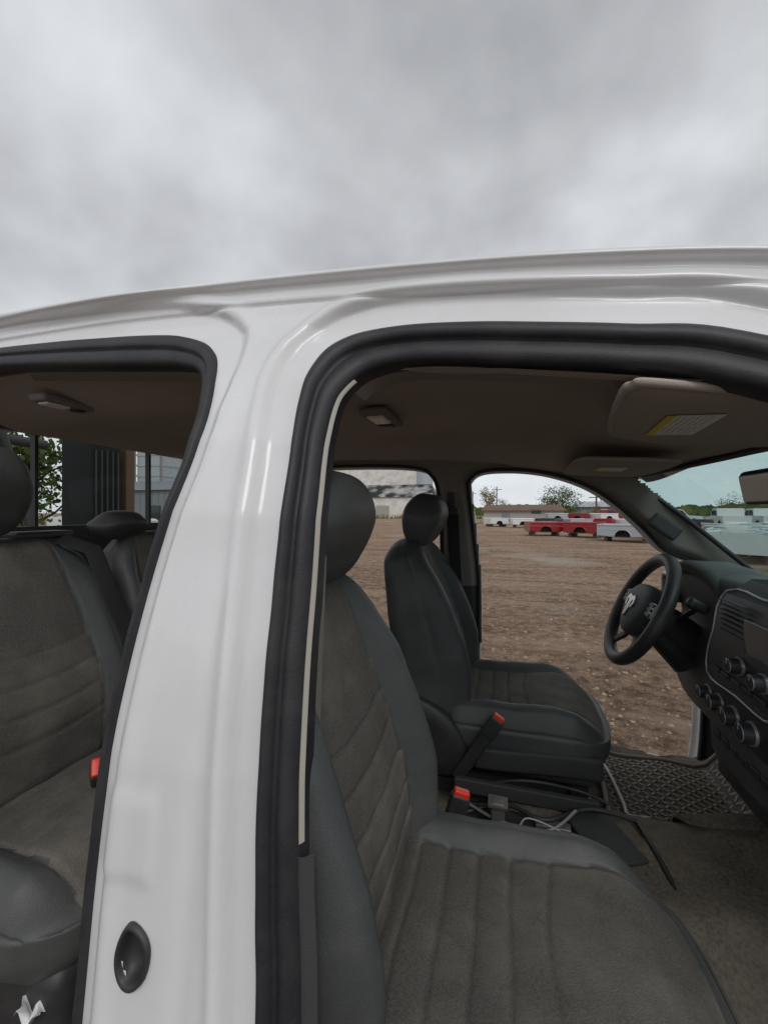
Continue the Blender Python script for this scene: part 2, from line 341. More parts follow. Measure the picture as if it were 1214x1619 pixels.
def visor(poly,z,tilt,label_c,label_d,th=.012,ang=0):
    C=crom(poly,6,True); c=C.mean(0); rows=[]
    for s_,dz in((.90,th*.5+.002),(.97,th*.4),(1.0,0),(.975,-th*.4),(.94,-th*.52),(.925,-th*.44),(.91,-th*.54),(.5,-th*.56),(.01,-th*.58)):
        Q=c+(C-c)*s_; rows.append(np.stack([Q[:,0],Q[:,1],z+dz+(Q[:,0]-c[0])*tilt],-1))
    ob=B().grid(np.array(rows),0,closev=True).build("sun_visor",["visor"],truck)
    lc=np.array(label_c); R=np.array([[math.cos(ang),-math.sin(ang)],[math.sin(ang),math.cos(ang)]])
    lb=B()
    def quad(u0,u1,v0,v1,m,dz):
        P=[R@np.array([u,v]) + lc for u,v in((u0,v0),(u0,v1),(u1,v1),(u1,v0))]
        lb.add([(p[0],p[1],z-th*.58-dz+(p[0]-c[0])*tilt) for p in P],[(0,1,2,3)],m,False)
    a,b_=label_d
    quad(-a,a,-b_,b_,0,.0015); quad(-a,-a+.012,-b_,b_,1,.0019)
    for r_ in range(6):
        v=-a+.017+r_*(2*a-.022)/6
        quad(v,v+.0009,-b_*.9,-b_*.05,2,.0019); quad(v,v+.0009,b_*.08,b_*(.9 if r_%3 else .6),2,.0019)
    lb.build("visor_label",["labelw","labely","ink"],ob,"white warning label with yellow header stripe")
visor([(.138,.585),(.142,.56),(.165,.550),(.33,.625),(.50,.74),(.54,.82),(.53,.97),(.44,1.02),(.27,.96),(.20,.90),(.185,.87),(.158,.73)],.146,-.06,(.272,.775),(.036,.080),ang=-.10)
visor([(.190,1.33),(.20,1.25),(.23,1.235),(.40,1.235),(.45,1.27),(.47,1.50),(.46,1.70),(.36,1.74),(.22,1.70),(.196,1.5)],.142,-.06,(.315,1.44),(.040,.06),ang=-.05)
# rear wall with window
bb=B()
for (y0,y1,z0,z1) in((.44,1.84,-1.1,-.065),(.44,1.84,.262,.34),(.44,.50,-.065,.262),(1.78,1.84,-.065,.262)):
    bb.box((-1.425,(y0+y1)/2,(z0+z1)/2),(.05,y1-y0,z1-z0),0)
    bb.box((-1.467,(y0+y1)/2,(z0+z1)/2),(.03,y1-y0,z1-z0),1)
bb.build("rear_wall",["trimdark","white"],truck)
rw=B().add([(-1.435,.50,-.065),(-1.435,1.78,-.065),(-1.435,1.78,.262),(-1.435,.50,.262)],[(0,1,2,3)],0,False).build("rear_window",["rearglass"],truck)
bb=B()
for y in(.93,1.36): bb.box((-1.425,y,.10),(.02,.010,.325),0)
bb.box((-1.42,YC,-.055),(.03,1.28,.02),0); bb.box((-1.42,YC,.255),(.03,1.28,.02),0); bb.build("window_frame",["plastic"],rw)
P=np.zeros((12,24,3))
for i in range(12):
    t=i/11
    for j in range(24):
        u=-1+2*j/23; y=YC+u*lerp(t,[0,1],[.67,.74]); x=lerp(t,[0,1],[.455,.93])+.13*(1-abs(u)**2.2); z=lerp(t,[0,1],[.132,-.275])+.015*(1-u*u)
        P[i,j]=(x,y,z)
ws=B().grid(P,0).build("windshield",["wsglass"],truck)
B().tube([tuple(P[0,j]+np.array([-.004,0,.004])) for j in range(24)],.010,8).build("windshield_seal",["seal"],ws)
B().tube([(.45,1.79,.136),(.645,1.80,-.022),(.853,1.80,-.214),(.96,1.8,-.31)],.009,8).build("windshield_seal",["seal"],ws)
bb=B(); V,F=rbox(.014,.115,.042,.013,.008); rot=Matrix.Rotation(math.radians(-10),3,'Y')@Matrix.Rotation(math.radians(2),3,'Z')
mo=np.array([.583,1.135,.060])
bb.add(V@np.array(rot).T+mo,F,0)
V,F=rbox(.003,.105,.033,.003,.01); bb.add((V+np.array([-.014,0,0]))@np.array(rot).T+mo,F,1)
bb.tube([(.595,1.13,.08),(.61,1.12,.12),(.615,1.12,.155)],.010,10,0)
bb.build("rear_view_mirror",["plastic","mirror"],truck)
# ------------------------------------------------------------------ floor
def fz(x,y):
    hump=ss(.80,1.0,y)*ss(1.42,1.26,y); return -1.0+hump*lerp(x,[-1.4,-.5,0,.35,.6,.9],[.06,.08,.13,.165,.22,.35])+ss(.72,1.0,x)*.35
fx=np.linspace(-1.38,1.1,140); fy=np.linspace(.34,1.96,130); P=np.zeros((140,130,3))
for i,x in enumerate(fx):
    for j,y in enumerate(fy):
        P[i,j]=(x,y,fz(x,y)+.006*math.sin(23*x+5*y)+.005*math.sin(31*y-9*x)+.003*math.sin(55*x+40*y)+.002*rng.randn())
B().grid(P,0).build("floor_carpet",["carpet"],truck,"dirt-stained tan floor carpet")
B().box((-.2,1.95,-1.06),(1.9,.10,.05),0,bev=.01).build("door_sill",["trim"],truck); B().box((-.2,.36,-1.06),(1.9,.08,.05),0,bev=.01).build("door_sill",["trim"],truck)
bb=B(); V,F=rbox(.235,.215,.008,.008,.03); mc=np.array([.56,1.62,-.975]); 
def mwarp(V):
    V=V.copy(); V[:,2]+=ss(.70,.86,V[:,0])*.16+.006*np.sin(V[:,0]*25)+.004*np.sin(V[:,1]*19); return V
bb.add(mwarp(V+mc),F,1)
for i in range(20):
    for j in range(19):
        x=.350+i*.0225; y=1.430+j*.0208
        if x>.60 and y<1.52: continue
        ro=Matrix.Rotation(math.radians(45 if (i+j)%2 else -45),4,'Z')
        Vb,Fb=rbox(.0105,.0040,.003,.002,.02); Vb=Vb@np.array(ro.to_3x3()).T+np.array([x,y,-.9655]); bb.add(mwarp(Vb),Fb,0)
fr=crom([(.335,1.415),(.56,1.41),(.785,1.415),(.79,1.62),(.785,1.825),(.56,1.83),(.335,1.825),(.33,1.62)],6,True)
bb.tube(mwarp(np.stack([fr[:,0],fr[:,1],np.full(len(fr),-.965)],-1)),.008,8,0,closed=True)
for k in range(9): 
    q=.61+k*.02; bb.tube(mwarp(np.array([(q,1.425,-.964),(q+.01,1.47,-.964),(q,1.51,-.964)])),.003,6,0)
bb.build("floor_mat",["mat","matlow"],truck,"dusty rubber floor mat with raised tread pattern")
bb=B(); fr=crom([(.46,1.24),(.60,1.22),(.76,1.22),(.77,1.30),(.72,1.38),(.55,1.37),(.44,1.31)],6,True); c=fr.mean(0); rows=[]
for s_ in(1,.97,.7,.4,.01):
    Q=c+(fr-c)*s_; rows.append([(q[0],q[1],float(fz(q[0],q[1]))+(.014 if s_<1 else .004)) for q in Q])
bb.grid(rows,0,closev=True)
bb.build("mat_flap",["carpet"],truck)
def cable(pts,r,m,name="floor_cable",lab=None): return B().tube(crom(pts,8),r,8,0).build(name,[m],truck,lab)
cable([(.36,1.80,-.98),(.36,1.66,-.95),(.365,1.5,-.945),(.36,1.42,-.93),(.385,1.33,-.87),(.36,1.28,-.84)],.006,"wire",lab="pale cable lying across the floor mat")
cable([(.33,1.25,-.825),(.35,1.12,-.825),(.37,1.0,-.86),(.38,.88,-.95),(.40,.75,-.985)],.006,"plastic")
cable([(-.12,1.16,-.84),(0,1.2,-.82),(.1,1.17,-.82),(.22,1.24,-.815),(.33,1.22,-.81)],.006,"plastic")
cable([(-.15,1.22,-.83),(-.02,1.12,-.81),(.1,1.13,-.82),(.18,1.2,-.80)],.004,"silver")
cable([(-.1,1.3,-.85),(.05,1.29,-.80),(.2,1.32,-.82),(.28,1.3,-.83)],.005,"plastic")
cable([(-.08,1.02,-.83),(.02,1.08,-.80),(.06,1.15,-.81),(.16,1.12,-.82),(.2,1.05,-.83)],.0022,"wire")
bb=B(); bb.box((-.02,1.13,-.80),(.035,.03,.07),0,bev=.004); bb.box((-.02,1.13,-.77),(.05,.045,.006),0)
bb.box((.0,1.15,-.853),(.30,.14,.01),1); bb.box((.12,1.18,-.842),(.09,.03,.02),0,bev=.004); bb.box((-.14,1.1,-.84),(.05,.03,.03),1,bev=.004)
bb.box((.05,1.27,-.83),(.4,.02,.04),2,bev=.004); bb.box((.24,1.17,-.835),(.12,.17,.012),2,bev=.004,rot=Matrix.Rotation(.4,4,'Z'))
for k in range(6): bb.box((.0+.045*k,1.08+.02*(k%2),-.838),(.02,.014,.012),k%2,bev=.003,rot=Matrix.Rotation(.5*k,4,'Z'))
bb.build("console_bracket",["steel","plastic","trimdark"],truck,"bare metal brackets where the centre console was removed")
# ------------------------------------------------------------------ seats
def backrest(yc,dz,name,parent,W=.245,xoff=0,H=.350,zc=-.450,step=.005,npl=6,gp=1.,bol=.062,arch0=.06,T=1.):
    V,F=rbox(W,.066,H,.058,step)
    u=V[:,0]/W; t=V[:,1]/.066; l=V[:,2]; ln=l/H
    us=lerp(ln,[-1,-.3,.5,1],[.66,.62,.56,.50])
    wt=ss(0.1,.9,t)
    Bl=lerp(ln,[-1,-.6,-.1,.4,.8,1],[.5,.95,1,.80,.35,.05])*bol
    g=ss(us-.06,us+.22,abs(u))*(1-.35*ss(.9,1,abs(u)))
    disp=Bl*g*wt
    seam=np.exp(-((abs(u)-us)*W/.004)**2)*.006
    arch=arch0+.045*u*u; inn=(abs(u)<us)
    for k in range(npl):
        lk=arch-.062*k
        seam=seam+np.exp(-((l-lk)/.0038)**2)*.0042*inn*gp
    puff=np.where(l<arch,.0018*gp*np.abs(np.sin(np.pi*(arch-l)/.062)),.0)*inn*(l>arch-.062*(npl-1))
    disp=disp+puff*wt
    disp=disp+.014*np.exp(-((ln+.35)/.4)**2)*wt*(abs(u)<1)
    disp=disp-seam*wt
    Wf=lerp(ln,[-1,-.7,-.2,.3,.7,.9,1],[.86,.95,1,.98,.90,.82,.72])
    side=np.exp(-((V[:,1]-.030)/.004)**2)*.004*(abs(u)>.9)
    x_lat=u*W*Wf-np.sign(u)*side
    th=V[:,1]*T*lerp(ln,[-1,-.3,.3,1],[1.2,1.2,1.05,.72])+disp
    zz=zc+l+dz; xm=lerp(zz-dz,[-.82,-.70,-.55,-.43,-.33,-.22,-.12],[-.262,-.270,-.284,-.303,-.325,-.350,-.372])+xoff
    zz=zz-.030*ss(.45,1,abs(u))*ss(.4,1,ln)
    th=th+.0014*np.sin(V[:,0]*55+l*20)*np.sin(l*32+3)*wt
    Vn=np.stack([xm+th*.97,yc+x_lat,zz+th*.22],-1)
    fc=V[F].mean(1); uu=abs(fc[:,0]/W); lu=lerp(fc[:,2]/H,[-1,-.3,.5,1],[.66,.62,.56,.50])
    mi=np.where((fc[:,1]>.05)&(uu<lu),1,0)
    return B().add(Vn,F,mi).build(name,["vinyl","fabric"],parent)
def cushion(yc,dz,name,parent,W=.25,x0=.045,Lh=.267,ztop=-.65,step=.005,xl=(-.16,-.105,-.05,.005,.062),bol=.032,gp=1.):
    V,F=rbox(Lh,W,.075,.062,step)
    l=V[:,0]; u=V[:,1]/W; ln=l/Lh; t=V[:,2]/.075
    us=lerp(ln,[-1,.2,.8,1],[.60,.64,.68,.72]); wt=ss(.1,.9,t)
    g=ss(us-.05,us+.16,abs(u))*(1-.55*ss(.88,1,abs(u)))
    disp=bol*g*lerp(ln,[-1,-.5,.3,.75,1],[.6,1,1,.35,0])
    inn=abs(u)<us
    seam=np.exp(-((abs(u)-us)*W/.004)**2)*.006*(ln<.86)
    for k,xx in enumerate(xl):
        lk=xx-x0+(.03*(u**2) if k==len(xl)-1 else 0)+.002*np.sin(u*7+k)
        seam=seam+np.exp(-((l-lk)/.0036)**2)*.0042*inn*gp
    disp=disp+(.0022*gp*np.abs(np.sin(np.pi*(l-(xl[0]-x0))/.055)))*inn*((l>xl[0]-x0)&(l<xl[-1]-x0))
    disp=disp+.010*np.exp(-((ln-.45)/.3)**2)*inn-.010*np.exp(-((ln+.4)/.5)**2)
    disp=disp-seam+.0016*np.sin(l*45+u*4)*np.sin(u*9+l*9)
    side=np.exp(-((V[:,2]-.028)/.004)**2)*.004
    zz=ztop-.075+dz+V[:,2]+disp*wt-.045*ss(.55,1.0,ln)*wt
    x=x0+l*(1)-.05*ss(.3,1,ln)*abs(u)**3-side*(ln>.97)
    y=yc+V[:,1]*(1-.05*ss(.4,1,ln))-np.sign(u)*side*(abs(u)>.97)
    Vn=np.stack([x,y,zz],-1); fc=V[F].mean(1)
    mi=np.where((fc[:,2]>.06)&(abs(fc[:,1]/W)<lerp(fc[:,0]/Lh,[-1,.2,.8,1],[.60,.64,.68,.72]))&(fc[:,0]/Lh<.93),1,0)
    return B().add(Vn,F,mi).build(name,["vinyl","fabric"],parent)
def headrest(c,parent,hw=.135,hh=.102,ht=.060,tilt=12,posts=True):
    V,F=rbox(ht,hw,hh,.052,.006); u=V[:,1]/hw; w=V[:,2]/hh
    V=V.copy(); sm=lambda a,b,x:a+(b-a)*ss(-1,0,x)
    fx_=V[:,0]/ht
    V[:,1]*=sm(.82,1,w)-.12*ss(.1,1,w); V[:,0]*=sm(.72,1,w)-.26*ss(.2,1,w); V[:,0]+=.018*(1-u*u)*ss(-.5,.6,w)*ss(-.6,.9,fx_)
    V[:,2]-=.018*abs(u)**2.5*ss(-.1,.6,w)
    ro=Matrix.Rotation(math.radians(tilt),3,'Y'); V=V@np.array(ro).T+np.array(c)
    bb=B().add(V,F,0)
    if posts:
        for s_ in(-.05,.05): bb.cyl((c[0]-.04,c[1]+s_,c[2]-hh-.05),(c[0]-.03,c[1]+s_,c[2]-hh+.03),.006,m=1)
    return bb.build("headrest",["vinyl","chrome"],parent)
def front_seat(yc,dz,xo,label,T=1.,ht=.060,xb=0):
    bb=B(); V,F=rbox(.225,.225,.055,.03,.02); V=V+np.array([.025+xo,yc,-.80+dz]); bb.add(V,F,0)
    for s_ in(-.19,.19):
        bb.box((.0,yc+s_,-.925),(.52,.04,.05),1,bev=.006); bb.box((.22,yc+s_,-.88),(.05,.03,.12),1); bb.box((-.2,yc+s_,-.88),(.05,.03,.12),1)
    bb.box((.0,yc,-.90),(.42,.36,.03),1)
    seat=bb.build("front_seat",["vinyl","plastic"],truck,label)
    cushion(yc,dz,"seat_cushion",seat,x0=.045+xo); backrest(yc,dz*.6,"seat_backrest",seat,xoff=xb,T=T); headrest((-.308,yc,-.028),seat,ht=ht)
    for s_ in(-1,1):
        bb=B(); C=crom([(-.36,-.66),(-.30,-.62),(-.20,-.66),(-.13,-.74),(-.12,-.84),(-.20,-.87),(-.33,-.85),(-.38,-.76)],5,True); c=C.mean(0); rows=[]
        for k,dy in((1.0,0),(1.0,.018),(.92,.028),(.5,.032),(.01,.032)):
            Q=c+(C-c)*k; rows.append([(q[0]+.0,yc+s_*(.232+dy),q[1]+dz) for q in Q])
        bb.grid(rows,0,closev=True); bb.build("recliner_cover",["plastic"],seat)
        bb=B(); V,F=rbox(.19,.012,.035,.012,.012); V=V+np.array([.07+xo,yc+s_*.240,-.795+dz]); V[:,2]+=.02*ss(-.1,.25,V[:,0]); bb.add(V,F,0); bb.build("seat_side_shield",["trimdark"],seat)
    return seat
front_seat(.655,0,0,"grey passenger seat with dusty ribbed fabric")
front_seat(1.605,0,.02,"grey driver seat with black recliner covers",T=1.28,ht=.070,xb=.002)
def buckle(p0,p1,name="seat_belt_buckle"):
    p0=Vector(p0);p1=Vector(p1); d=(p1-p0); L_=d.length; q=d.to_track_quat('Z','X').to_matrix()
    bb=B(); V,F=rbox(.022,.012,.036,.007,.01); V=V+np.array([0,0,L_-.036]); bb.add(V@np.array(q).T+np.array(p0),F,0)
    V,F=rbox(.019,.008,L_/2-.02,.006,.01); V=V+np.array([0,0,L_/2-.02]); bb.add(V@np.array(q).T+np.array(p0),F,0)
    ob=bb.build(name,["plastic"],truck,"black seat belt buckle with red release button")
    V,F=rbox(.018,.0095,.010,.004,.006); V=V+np.array([0,0,L_+.0]); B().add(V@np.array(q).T+np.array(p0),F,0).build("release_button",["red"],ob)
buckle((-.150,1.325,-.85),(-.022,1.320,-.640)); buckle((-.140,.945,-.80),(-.098,.955,-.648))
# rear bench
bb=B(); bb.box((-.86,YC,-.84),(.40,1.36,.24),0,bev=.03); rs=bb.build("rear_seat",["plastic"],truck,"grey rear bench seat with ribbed backrest")
def rearpad(y,W,step=.008,dzb=.035):
    backrest(y,dzb,"seat_backrest",rs,W=W,xoff=-.80,H=.30,zc=-.40,step=step,npl=4,gp=.6,bol=.03,arch0=.02)
    cushion(y,.02,"seat_cushion",rs,W=W+.01,x0=-.86,Lh=.23,ztop=-.62,step=step,xl=(-.98,-.93,-.88,-.83),bol=.02,gp=.6)
rearpad(.67,.235,.006); rearpad(1.09,.165,.008); rearpad(1.54,.24,.012)
headrest((-1.13,.605,.048),rs,hw=.115,hh=.105,tilt=6); headrest((-1.16,1.0,-.040),rs,hw=.09,hh=.045,ht=.05,tilt=4,posts=False); headrest((-1.14,1.5,.04),rs,hw=.12,hh=.085,tilt=6)
B().tube([(-1.13,.80,-.07),(-1.06,.835,-.10),(-1.02,.865,-.25),(-.965,.90,-.42),(-.93,.92,-.56)],.024,10,flat=.08,up=(0,1,.3)).build("seat_belt",["belt"],truck)
bb=B(); bb.box((-1.18,.78,-.060),(.07,.14,.02),0,bev=.008); bb.build("belt_guide",["plastic"],truck)
buckle((-.90,.72,-.62),(-.835,.665,-.545))
B().tube([(-.215,1.745,.005),(-.212,1.752,-.10),(-.205,1.80,-.35),(-.2,1.82,-.62)],.024,10,flat=.06,up=(1,0,0)).build("seat_belt",["belt"],truck)
bb=B(); bb.box((-.215,1.752,.0),(.055,.02,.03),0,bev=.008); bb.cyl((-.215,1.77,.02),(-.215,1.735,.02),.012,m=0); bb.box((-.225,1.768,.02),(.03,.01,.13),1,bev=.004); bb.build("belt_guide",["plastic","trimdark"],truck)
# ------------------------------------------------------------------ dashboard
prof=[(.60,-.205),(.64,-.188),(.72,-.19),(.95,-.25),(1.02,-.28),(1.05,-.6),(.95,-.85),(.80,-.80),(.66,-.70),(.60,-.58),(.59,-.45),(.625,-.36),(.60,-.27)]
C=crom(prof,5,True); c=C.mean(0)
ys=[.47,.50,.9,1.26,1.34,1.4,1.6,1.76,1.80]; rows=[]
for y in ys:
    k=.93 if y in(.47,1.80) else 1
    rows.append([(c[0]+(q[0]-c[0])*k,y,c[1]+(q[1]-c[1])*k) for q in C])
bb=B(); bb.grid(rows,0,closev=True)
bb.add([(p[0],p[1],p[2]) for p in rows[-1]],[list(range(len(C)))],0,False); bb.add([(p[0],p[1],p[2]) for p in rows[0]],[list(range(len(C)))],0,False)
dash=bb.build("dashboard",["dash"],truck,"dark grey dashboard with silver trim")
rows=[]
for x,sc,zo in((.575,1.0,0),(.57,1.03,.004),(.60,1.06,.008),(.70,1.06,.006),(.80,1.0,-.02)):
    R=[]
    for k in range(25):
        a=math.pi*k/24; R.append((x+.03*(1-math.sin(a)),1.60-.185*sc*math.cos(a)*(1+.12*math.sin(a)),-.335+zo+.155*sc*math.sin(a)**.6))
    rows.append(R)
inner=[[(p[0]+.004,1.60+(p[1]-1.60)*.90,-.335+(p[2]+.335)*.88) for p in rows[0]],[(p[0]+.14,1.60+(p[1]-1.60)*.80,-.335+(p[2]+.335)*.76) for p in rows[0]]]
bb=B(); bb.grid(rows[::-1]+inner,0); bb.build("gauge_hood",["dash"],dash)
bb=B(); pc=[(1.60-.17*math.cos(math.pi*k/16),-.345+.125*math.sin(math.pi*k/16)) for k in range(17)]; bb.prism(pc+[(1.76,-.37),(1.44,-.37)],.70,.71,0,axis='x')
for y,r in((1.66,.050),(1.53,.050),(1.595,.022)):
    for k in range(28):
        a=math.radians(-40+260*k/27); p=(.697,y+r*math.cos(a),-.30+r*math.sin(a)); q=(.697,y+r*.82*math.cos(a),-.30+r*.82*math.sin(a)); bb.tube([p,q],.0012,4,m=2 if k>3 else 1)
    ring_=[(.698,y+r*1.1*math.cos(a),-.30+r*1.1*math.sin(a)) for a in np.linspace(0,2*math.pi,30,endpoint=False)]; bb.tube(ring_,.003,6,m=3,closed=True)
    bb.tube([(.694,y,-.30),(.694,y-r*.6,-.30-r*.4)],.002,4,m=1)
bb.build("gauge_cluster",["gloss","gaugered","gaugewhite","silver"],dash,"instrument gauges with white and red markings")
def vent(c,hy,hz,name="air_vent",rot=None):
    bb=B(); fr=[(c[0]-.004,c[1]+hy*math.copysign(abs(math.cos(a))**.5,math.cos(a)),c[2]+hz*math.copysign(abs(math.sin(a))**.5,math.sin(a))) for a in np.linspace(0,2*math.pi,32,endpoint=False)]
    bb.tube(fr,.009,8,m=1,closed=True); bb.box((c[0]+.012,c[1],c[2]),(.008,hy*1.9,hz*1.9),0)
    for k in range(5): bb.box((c[0]+.003,c[1],c[2]-hz*.75+k*hz*1.5/4),(.016,hy*1.8,.003),0,rot=Matrix.Rotation(.3,4,'Y'))
    bb.build(name,["plastic","silver"],dash)
vent((.588,1.795,-.285),.032,.052)
sp=[(-.17,.585),(-.20,.545),(-.25,.525),(-.34,.508),(-.44,.500),(-.52,.500),(-.60,.505),(-.66,.53),(-.72,.575),(-.78,.64)]
bb=B(); rows=[]
for z,x in sp:
    rows.append([(x+.10,.965,z),(x+.012,.97,z),(x,.985,z),(x-.004,1.11,z),(x,1.245,z),(x+.012,1.262,z),(x+.14,1.275,z)])
bb.grid(rows,0); bb.build("centre_stack",["dash"],dash)
def sx(z): return float(np.interp(-z,[-p[0] for p in sp],[p[1] for p in sp]))
bb=B()
rows=[]
for z in np.linspace(-.205,-.405,12): rows.append([(sx(z)-.006,y,z) for y in(.975,.985,1.11,1.235,1.248)])
bb.grid(rows,0)
rows=[]
for z in np.linspace(-.425,-.50,8): rows.append([(sx(z)-.007,y,z) for y in(.975,1.11,1.252)])
bb.grid(rows,0)
pr=crom([(1.25,-.20),(1.25,-.30),(1.25,-.41),(1.11,-.415),(.98,-.41),(.98,-.30),(.98,-.20),(1.11,-.195)],4,True)
bb.tube([(sx(p[1])-.006,p[0],p[1]) for p in pr],.0030,6,m=1,closed=True)
bb.build("stack_bezel",["plastic","silver"],dash)
bb=B(); bb.box((.508,1.045,-.275),(.006,.11,.075),0,bev=.002); bb.build("radio_screen",["screen"],dash)
bb=B()
for k in range(7): bb.box((sx(-.245)-.012,1.165,-.215-k*.012),(.012,.10,.0025),0)
bb.build("air_vent",["trimdark"],dash)
def knob(y,z,r,mats=("plastic","silver")):
    bb=B(); x=sx(z)-.006; bb.cyl((x,y,z),(x-.006,y,z),r*1.14,r*1.10,24,1); bb.cyl((x-.004,y,z),(x-.024,y,z),r,r*.86,24,0); bb.cyl((x-.024,y,z),(x-.0255,y,z),r*.80,r*.78,24,0)
    bb.box((x-.0265,y,z+r*.5),(.002,.002,r*.5),1)
    ring_=[(x-.0245,y+r*.8*math.cos(a),z+r*.8*math.sin(a)) for a in np.linspace(0,2*math.pi,24,endpoint=False)]; bb.tube(ring_,.0013,5,m=1,closed=True)
    bb.build("control_knob",list(mats),dash)
for y,z,r in((1.234,-.457,.017),(1.178,-.460,.020),(1.113,-.463,.022),(1.040,-.463,.022),(1.105,-.345,.018),(1.015,-.348,.018)): knob(y,z,r)
for k in range(5): B().box((sx(-.375)-.010,1.02+k*.045,-.385),(.006,.036,.012),0,bev=.002).build("stack_button",["plastic"],dash)
for k in range(6): B().box((sx(-.54)-.004,1.00+k*.04,-.545),(.006,.030,.020),0,bev=.003).build("stack_button",["plastic"],dash)
B().box((sx(-.62)-.002,1.11,-.615),(.010,.22,.06),0,bev=.006).build("switch_panel",["plastic"],dash)
# steering wheel
SC=np.array([.445,1.62,-.335]); upv=np.array([.43,0,.90]); upv/=np.linalg.norm(upv); nv=np.array([-upv[2],0,upv[0]]); lat=np.array([0,1,0])
def W3(a,b_,c_=0): return SC+lat*a+upv*b_+nv*c_
rim=[W3(.189*math.cos(a),.189*math.sin(a)) for a in np.linspace(0,2*math.pi,72,endpoint=False)]
bb=B(); bb.tube(rim,.0215,14,closed=True)
for sgn in(-1,1):
    bb.tube([W3(sgn*.05,.01,-.015),W3(sgn*.11,.015,-.02),W3(sgn*.183,.02,-.004)],[.036,.030,.024],12,flat=.45,up=tuple(upv))
    bb.tube([W3(sgn*.03,-.04,-.02),W3(sgn*.06,-.11,-.02),W3(sgn*.095,-.162,-.004)],[.026,.018,.016],12,flat=.5,up=tuple(lat))
sw=bb.build("steering_wheel",["plastic"],truck,"black four-spoke steering wheel with horned emblem")
poly=[(-.085,.045),(-.05,.068),(0,.074),(.05,.068),(.085,.045),(.088,.0),(.06,-.045),(.03,-.075),(0,-.082),(-.03,-.075),(-.06,-.045),(-.088,.0)]
C=crom(poly,4,True)*1.18; rows=[]
for k,h in((1.0,-.035),(1.02,.0),(.96,.016),(.80,.026),(.4,.032),(.01,.033)): rows.append([W3(q[0]*k,q[1]*k,h) for q in C])
B().grid(rows,0,closev=True).build("airbag_cover",["dash"],sw)
em=[(-.003,.026),(-.015,.030),(-.026,.024),(-.029,.010),(-.023,-.002),(-.014,-.002),(-.018,.006),(-.020,.014),(-.013,.019),(-.009,.008),(-.011,-.008),(-.006,-.024),(0,-.030),(.006,-.024),(.011,-.008),(.009,.008),(.013,.019),(.020,.014),(.018,.006),(.014,-.002),(.023,-.002),(.029,.010),(.026,.024),(.015,.030),(.003,.026)]
n=len(em); V=[W3(a*1.35,b_*1.35-.005,.038) for a,b_ in em]+[W3(a*1.35,b_*1.35-.005,.030) for a,b_ in em]
B().add(V,[list(range(n)),list(range(n,2*n))[::-1]]+[(i,(i+1)%n,n+(i+1)%n,n+i) for i in range(n)],0,False).build("emblem",["chrome"],sw,"chrome ram head emblem")
for sgn in(-1,1):
    bb=B(); R=np.array([lat,upv,nv]).T
    V,F=rbox(.024,.026,.006,.006,.008); bb.add((V+np.array([sgn*.124,.018,.008]))@R.T+SC,F,1)
    for k in range(3): 
        V,F=rbox(.019,.0065,.004,.003,.008); bb.add((V+np.array([sgn*.124,.034-k*.016,.014]))@R.T+SC,F,0)
    bb.build("wheel_buttons",["plastic","silver"],sw)
bb=B(); cp=[W3(0,0,-.02),W3(0,-.01,-.09),W3(0,-.03,-.18),W3(0,-.05,-.26)]; bb.tube(cp,[.045,.062,.065,.07],18,flat=.85,up=tuple(upv)); bb.tube([W3(0,-.045,-.08),W3(0,-.09,-.20)],[.045,.055],14)
col=bb.build("steering_column",["plastic"],truck)
bb=B(); bb.tube([W3(-.05,.03,-.10),W3(-.12,.07,-.09),W3(-.155,.085,-.08)],[.008,.008,.009],10); V,F=rbox(.018,.018,.03,.014,.01); bb.add(V@np.array([lat,upv,nv])+W3(-.165,.095,-.075),F,0)
bb.build("gear_lever",["plastic"],col)
bb=B(); bb.tube([W3(.05,.02,-.07),W3(.14,.05,-.06)],[.008,.011],10); bb.build("turn_signal_stalk",["plastic"],col)
bb=B(); bb.box((.86,1.85,-.75),(.2,.03,.6),0,bev=.01); bb.build("kick_panel",["trimdark"],truck)
bb=B(); bb.box((.80,1.55,-.80),(.02,.10,.06),0,bev=.006,rot=Matrix.Rotation(.5,4,'Y')); bb.tube([(.82,1.55,-.78),(.9,1.55,-.6)],.01,8); bb.build("brake_pedal",["plastic"],truck)
P=np.zeros((8,6,3))
for i in range(8):
    for j in range(6): P[i,j]=(-.70+.04*(i/7-.5)+.006*math.sin(j*2.),.46+.04*(j/5-.5),-.770+.012*math.sin(i*1.1+j*.8))
B().grid(P,0).build("paper_scrap",["labelw"],None,"crumpled white paper scrap by the rear seat",cat="paper")
